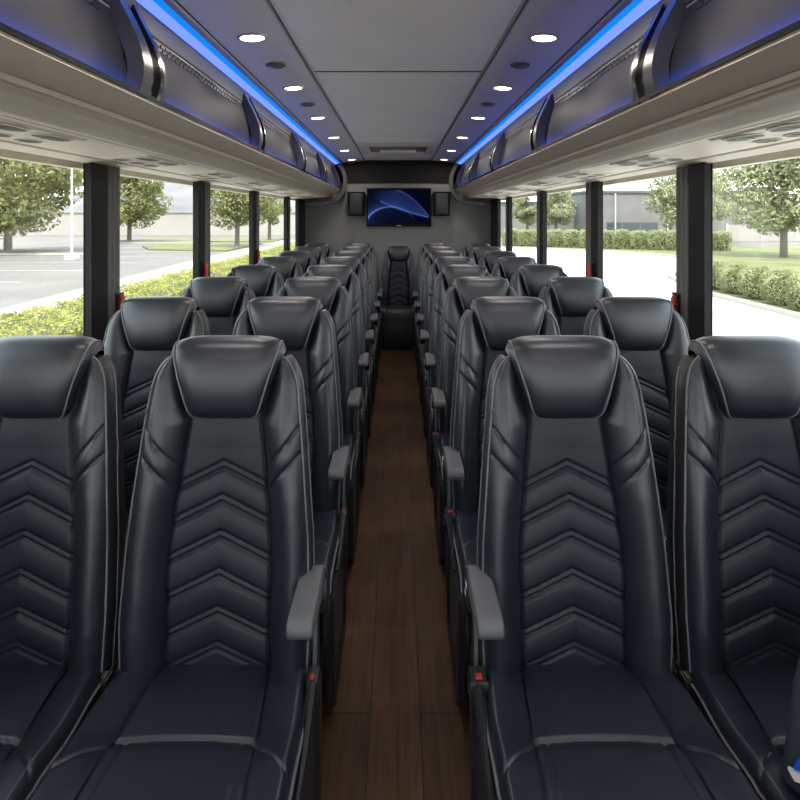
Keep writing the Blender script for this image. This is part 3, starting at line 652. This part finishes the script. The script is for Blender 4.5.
# kerbed planting islands under the two lot trees
for (x, y, rx, ry, lab) in ((-29.0, 49, 6.5, 1.7, 'planting island'), (-27.8, 69, 6.0, 1.7, 'planting island')):
    b = MB(); n = 40
    for f, z, m in ((1, 0, None),): pass
    L0 = lambda f, z: [(x+rx*f*math.cos(a), y+ry*f*math.sin(a), z) for a in np.linspace(0, 2*math.pi, n, endpoint=False)]
    b.loft([L0(1, G-.02), L0(1, G+.15), L0(.97, G+.16)], M['kerb']); b.loft([L0(.97, G+.16), L0(.5, G+.30), L0(.03, G+.34)], M['mulch'])
    struct('planting_island', b, None, 40)
# light pole
t = empty('light_pole', (-21.4, 42, G), 'tall white light pole standing in the parking lot on the left', 'light pole')
b = MB(); b.tube([(0, 0, 0), (0, 0, 9.5)], [.085, .055], M['white'], 10); ob('pole', b.mesh('pole', None, 60), t)
b = MB(); b.box((-.35, -.35, 0), (.35, .35, .35), M['white'], .05); ob('base', b.mesh('base', None, 30), t)
b = MB(); b.tube([(0, 0, 9.4), (1.2, 0, 9.6)], .05, M['white'], 8); b.box((1.0, -.15, 9.5), (1.7, .15, 9.68), M['white'], .04); ob('lamp_head', b.mesh('lamp_head', None, 30), t)
# long yellow-green hedge below the left windows
def hedge_box(x0, x1, y0, y1, z0, z1, n, size, m, parent, power=1.0, bumps=.12):
    b = MB(); b.box((x0+.12, y0+.12, z0), (x1-.12, y1-.12, z1-.12), M['hedgecore'], .05); ob('branches', b.mesh('branches', None, 40), parent)
    A = np.array([(x1-x0)*(y1-y0), (z1-z0)*(y1-y0), (z1-z0)*(y1-y0), (z1-z0)*(x1-x0), (z1-z0)*(x1-x0)]); cnt = (n*A/A.sum()).astype(int); Ps, Ns = [], []
    for k_, q in enumerate(cnt):
        u_, v_ = rng.random(q), rng.random(q)
        if power != 1: u_ = u_**power
        if k_ == 0: p = np.stack([x0+(x1-x0)*v_, y0+(y1-y0)*u_, np.full(q, z1)], 1); nn = (0, 0, 1)
        elif k_ == 1: p = np.stack([np.full(q, x0), y0+(y1-y0)*u_, z0+(z1-z0)*v_], 1); nn = (-1, 0, 0)
        elif k_ == 2: p = np.stack([np.full(q, x1), y0+(y1-y0)*u_, z0+(z1-z0)*v_], 1); nn = (1, 0, 0)
        else: p = np.stack([x0+(x1-x0)*v_, np.full(q, y0 if k_ == 3 else y1), z0+(z1-z0)*u_], 1); nn = (0, -1 if k_ == 3 else 1, 0)
        Ps.append(p); Ns.append(np.tile(np.array(nn, float), (q, 1)))
    P = np.concatenate(Ps); N_ = np.concatenate(Ns)
    cen = np.array([(x0+x1)/2, 0, (z0+z1)/2]); 
    wob = bumps*(np.sin(P[:, 1]*2.1)*np.cos(P[:, 0]*2.7)+.7*np.sin(P[:, 1]*5.3+P[:, 0]*4))
    ex = np.minimum(np.minimum(P[:, 0]-x0, x1-P[:, 0]), .4)/.4                 # round the top shoulders
    P[:, 2] += wob*(P[:, 2]-z0)/(z1-z0) - .22*(1-ex)**2*(P[:, 2] > z1-.02)*(z1-z0)
    ey = np.minimum(np.minimum(P[:, 1]-y0, y1-P[:, 1]), .4)/.4
    P[:, 2] -= .22*(1-ey)**2*(P[:, 2] > z1-.3)*(z1-z0)
    P += rng.normal(size=P.shape)*size*.5
    leaves(P, N_, size, m, 'foliage', parent)
t = empty('hedge', (0, 0, 0), 'long clipped yellow-green hedge running below the left windows', 'hedge')
hedge_box(-8.8, -6.6, 5, 56, G+.06, EYE-2.21, 42000, .055, M['leafY'], t, 1.9, .07)
# round clipped shrubs outside the nearest right window
wordsR = ['first', 'second', 'third', 'fourth', 'fifth', 'sixth', 'seventh', 'eighth', 'ninth', 'tenth', 'eleventh', 'twelfth', 'thirteenth', 'fourteenth']
def shrub(x, y, w_, d_, h_, n, size, label, group, z0, seed, ex):
    t = empty('shrub', (x, y, z0), label, 'shrub', group); r_ = np.random.default_rng(seed)
    b = MB(); lo = []
    for f, z in ((.5, 0), (.78, .25), (.80, .6), (.66, .78), (.3, .88)): lo.append([(w_/2*f*math.cos(a), d_/2*f*math.sin(a), h_*z) for a in np.linspace(0, 2*math.pi, 12, endpoint=False)])
    b.loft(lo, None, True, True); ob('branches', b.mesh('branches', M['hedgecore'], 60), t)
    d = r_.normal(size=(n, 3)); d /= np.linalg.norm(d, axis=1)[:, None]
    e = d/(np.abs(d)**ex).sum(1, keepdims=True)**(1/ex); wob = 1+.05*np.sin(d[:, :1]*9+seed)+.05*np.cos(d[:, 2:]*8+d[:, 1:2]*7)
    P = e*np.array([w_/2, d_/2, h_/2])*wob*.93+np.array([0, 0, h_/2]); P += r_.normal(size=P.shape)*size*.45; P[:, 2] = np.maximum(P[:, 2], .02)
    leaves(P, d, size, M['leafH'], 'foliage', t)
for i in range(10):
    shrub(12.25+random.uniform(-.05, .05), 24.6-1.42*i, 1.2, 1.20, 1.12+random.uniform(-.05, .06), 3200, .05, 'clipped round shrub along the right driveway edge, %s from the rear of its row' % wordsR[i], 'clipped shrubs along the driveway', G+.08, 40+i, 3.2)
for i in range(14):
    f = i/13; x = 10.6+f*15.6; y = 60.4-f*10.6 if f < .75 else 60.4-.75*10.6-(f-.75)*2
    shrub(x, y, 1.42, 1.15, 1.62+random.uniform(-.06, .06), 2600, .085, 'shrub of the far clipped hedge before the grey building, %s from the left' % wordsR[i], 'shrubs of the far right hedge', G+.08, 70+i, 6)
# grey block building on the right
t = empty('building', (28, 82, G), 'low grey block building with dark windows beyond the right hedge', 'building')
b = MB(); b.box((-4, 0, 0), (18, 14, 5.85)); b.box((-14, 4, 0), (-4, 14, 4.6)); ob('wall', b.mesh('wall', M['bldg'], 0), t)
b = MB(); b.box((-4.2, -.2, 5.85), (18.2, 14.2, 6.15)); b.box((-14.2, 3.8, 4.6), (-4.2, 14.2, 4.85)); ob('roof', b.mesh('roof', M['bldgcap'], 0), t)
for (x0, x1, z0, z1) in ((-1.2, .6, .6, 2.0), (.9, 2.9, .6, 2.0), (3.2, 5.2, .6, 2.0), (8, 10, .6, 2.0)):
    b = MB(); b.box((x0-.12, -.06, z0-.12), (x1+.12, .05, z1+.12), M['bldgcap']); f = ob('window', b.mesh('window', None, 0), t)
    b = MB(); b.box((x0, -.09, z0), (x1, -.05, z1)); ob('pane', b.mesh('pane', M['bwin'], 0), f)
for x in (-.2, 6.5):
    b = MB(); b.box((x-.08, -.2, 0), (x+.08, 0, 5.8)); ob('downpipe', b.mesh('downpipe', M['white'], 0), t)
# pale fence beyond the road on the right, boundary wall and hill on the left
t = empty('fence', (52, 74, G), 'pale panel fence beyond the road on the far right', 'fence')
b = MB(); b.box((-14, -.06, 0), (40, .06, 1.9)); ob('fence_panel', b.mesh('fence_panel', M['farwall'], 0), t)
for i in range(14):
    b = MB(); b.box((-14+4*i-.1, -.14, 0), (-14+4*i+.1, .1, 2.05)); ob('post', b.mesh('post', M['white'], 0), t)
b = MB(); b.box((-140, 96, G-.3), (-8, 96.5, G+3.4)); b.box((-140.2, 95.8, G+3.4), (-8, 96.7, G+3.6)); struct('boundary_wall', b, M['farwall'], 0)
b = MB(); xs = np.linspace(-260, 40, 70); ys = np.linspace(105, 230, 26); XX, YY = np.meshgrid(xs, ys, indexing='ij')
amp = np.interp(xs, [-260, -150, -95, -70, -45, -25, 0, 40], [2, 3, 6, 15, 17, 20, 8, 0])[:, None]
ZZ = G+amp*np.sin(np.clip((YY-105)/125, 0, 1)*math.pi*.5)**.8*(1+.06*np.sin(XX*.21)+.05*np.sin(XX*.5+YY*.3))
b.grid(np.stack([XX, YY, ZZ], -1)); struct('hillside', b, M['hill'], 60)
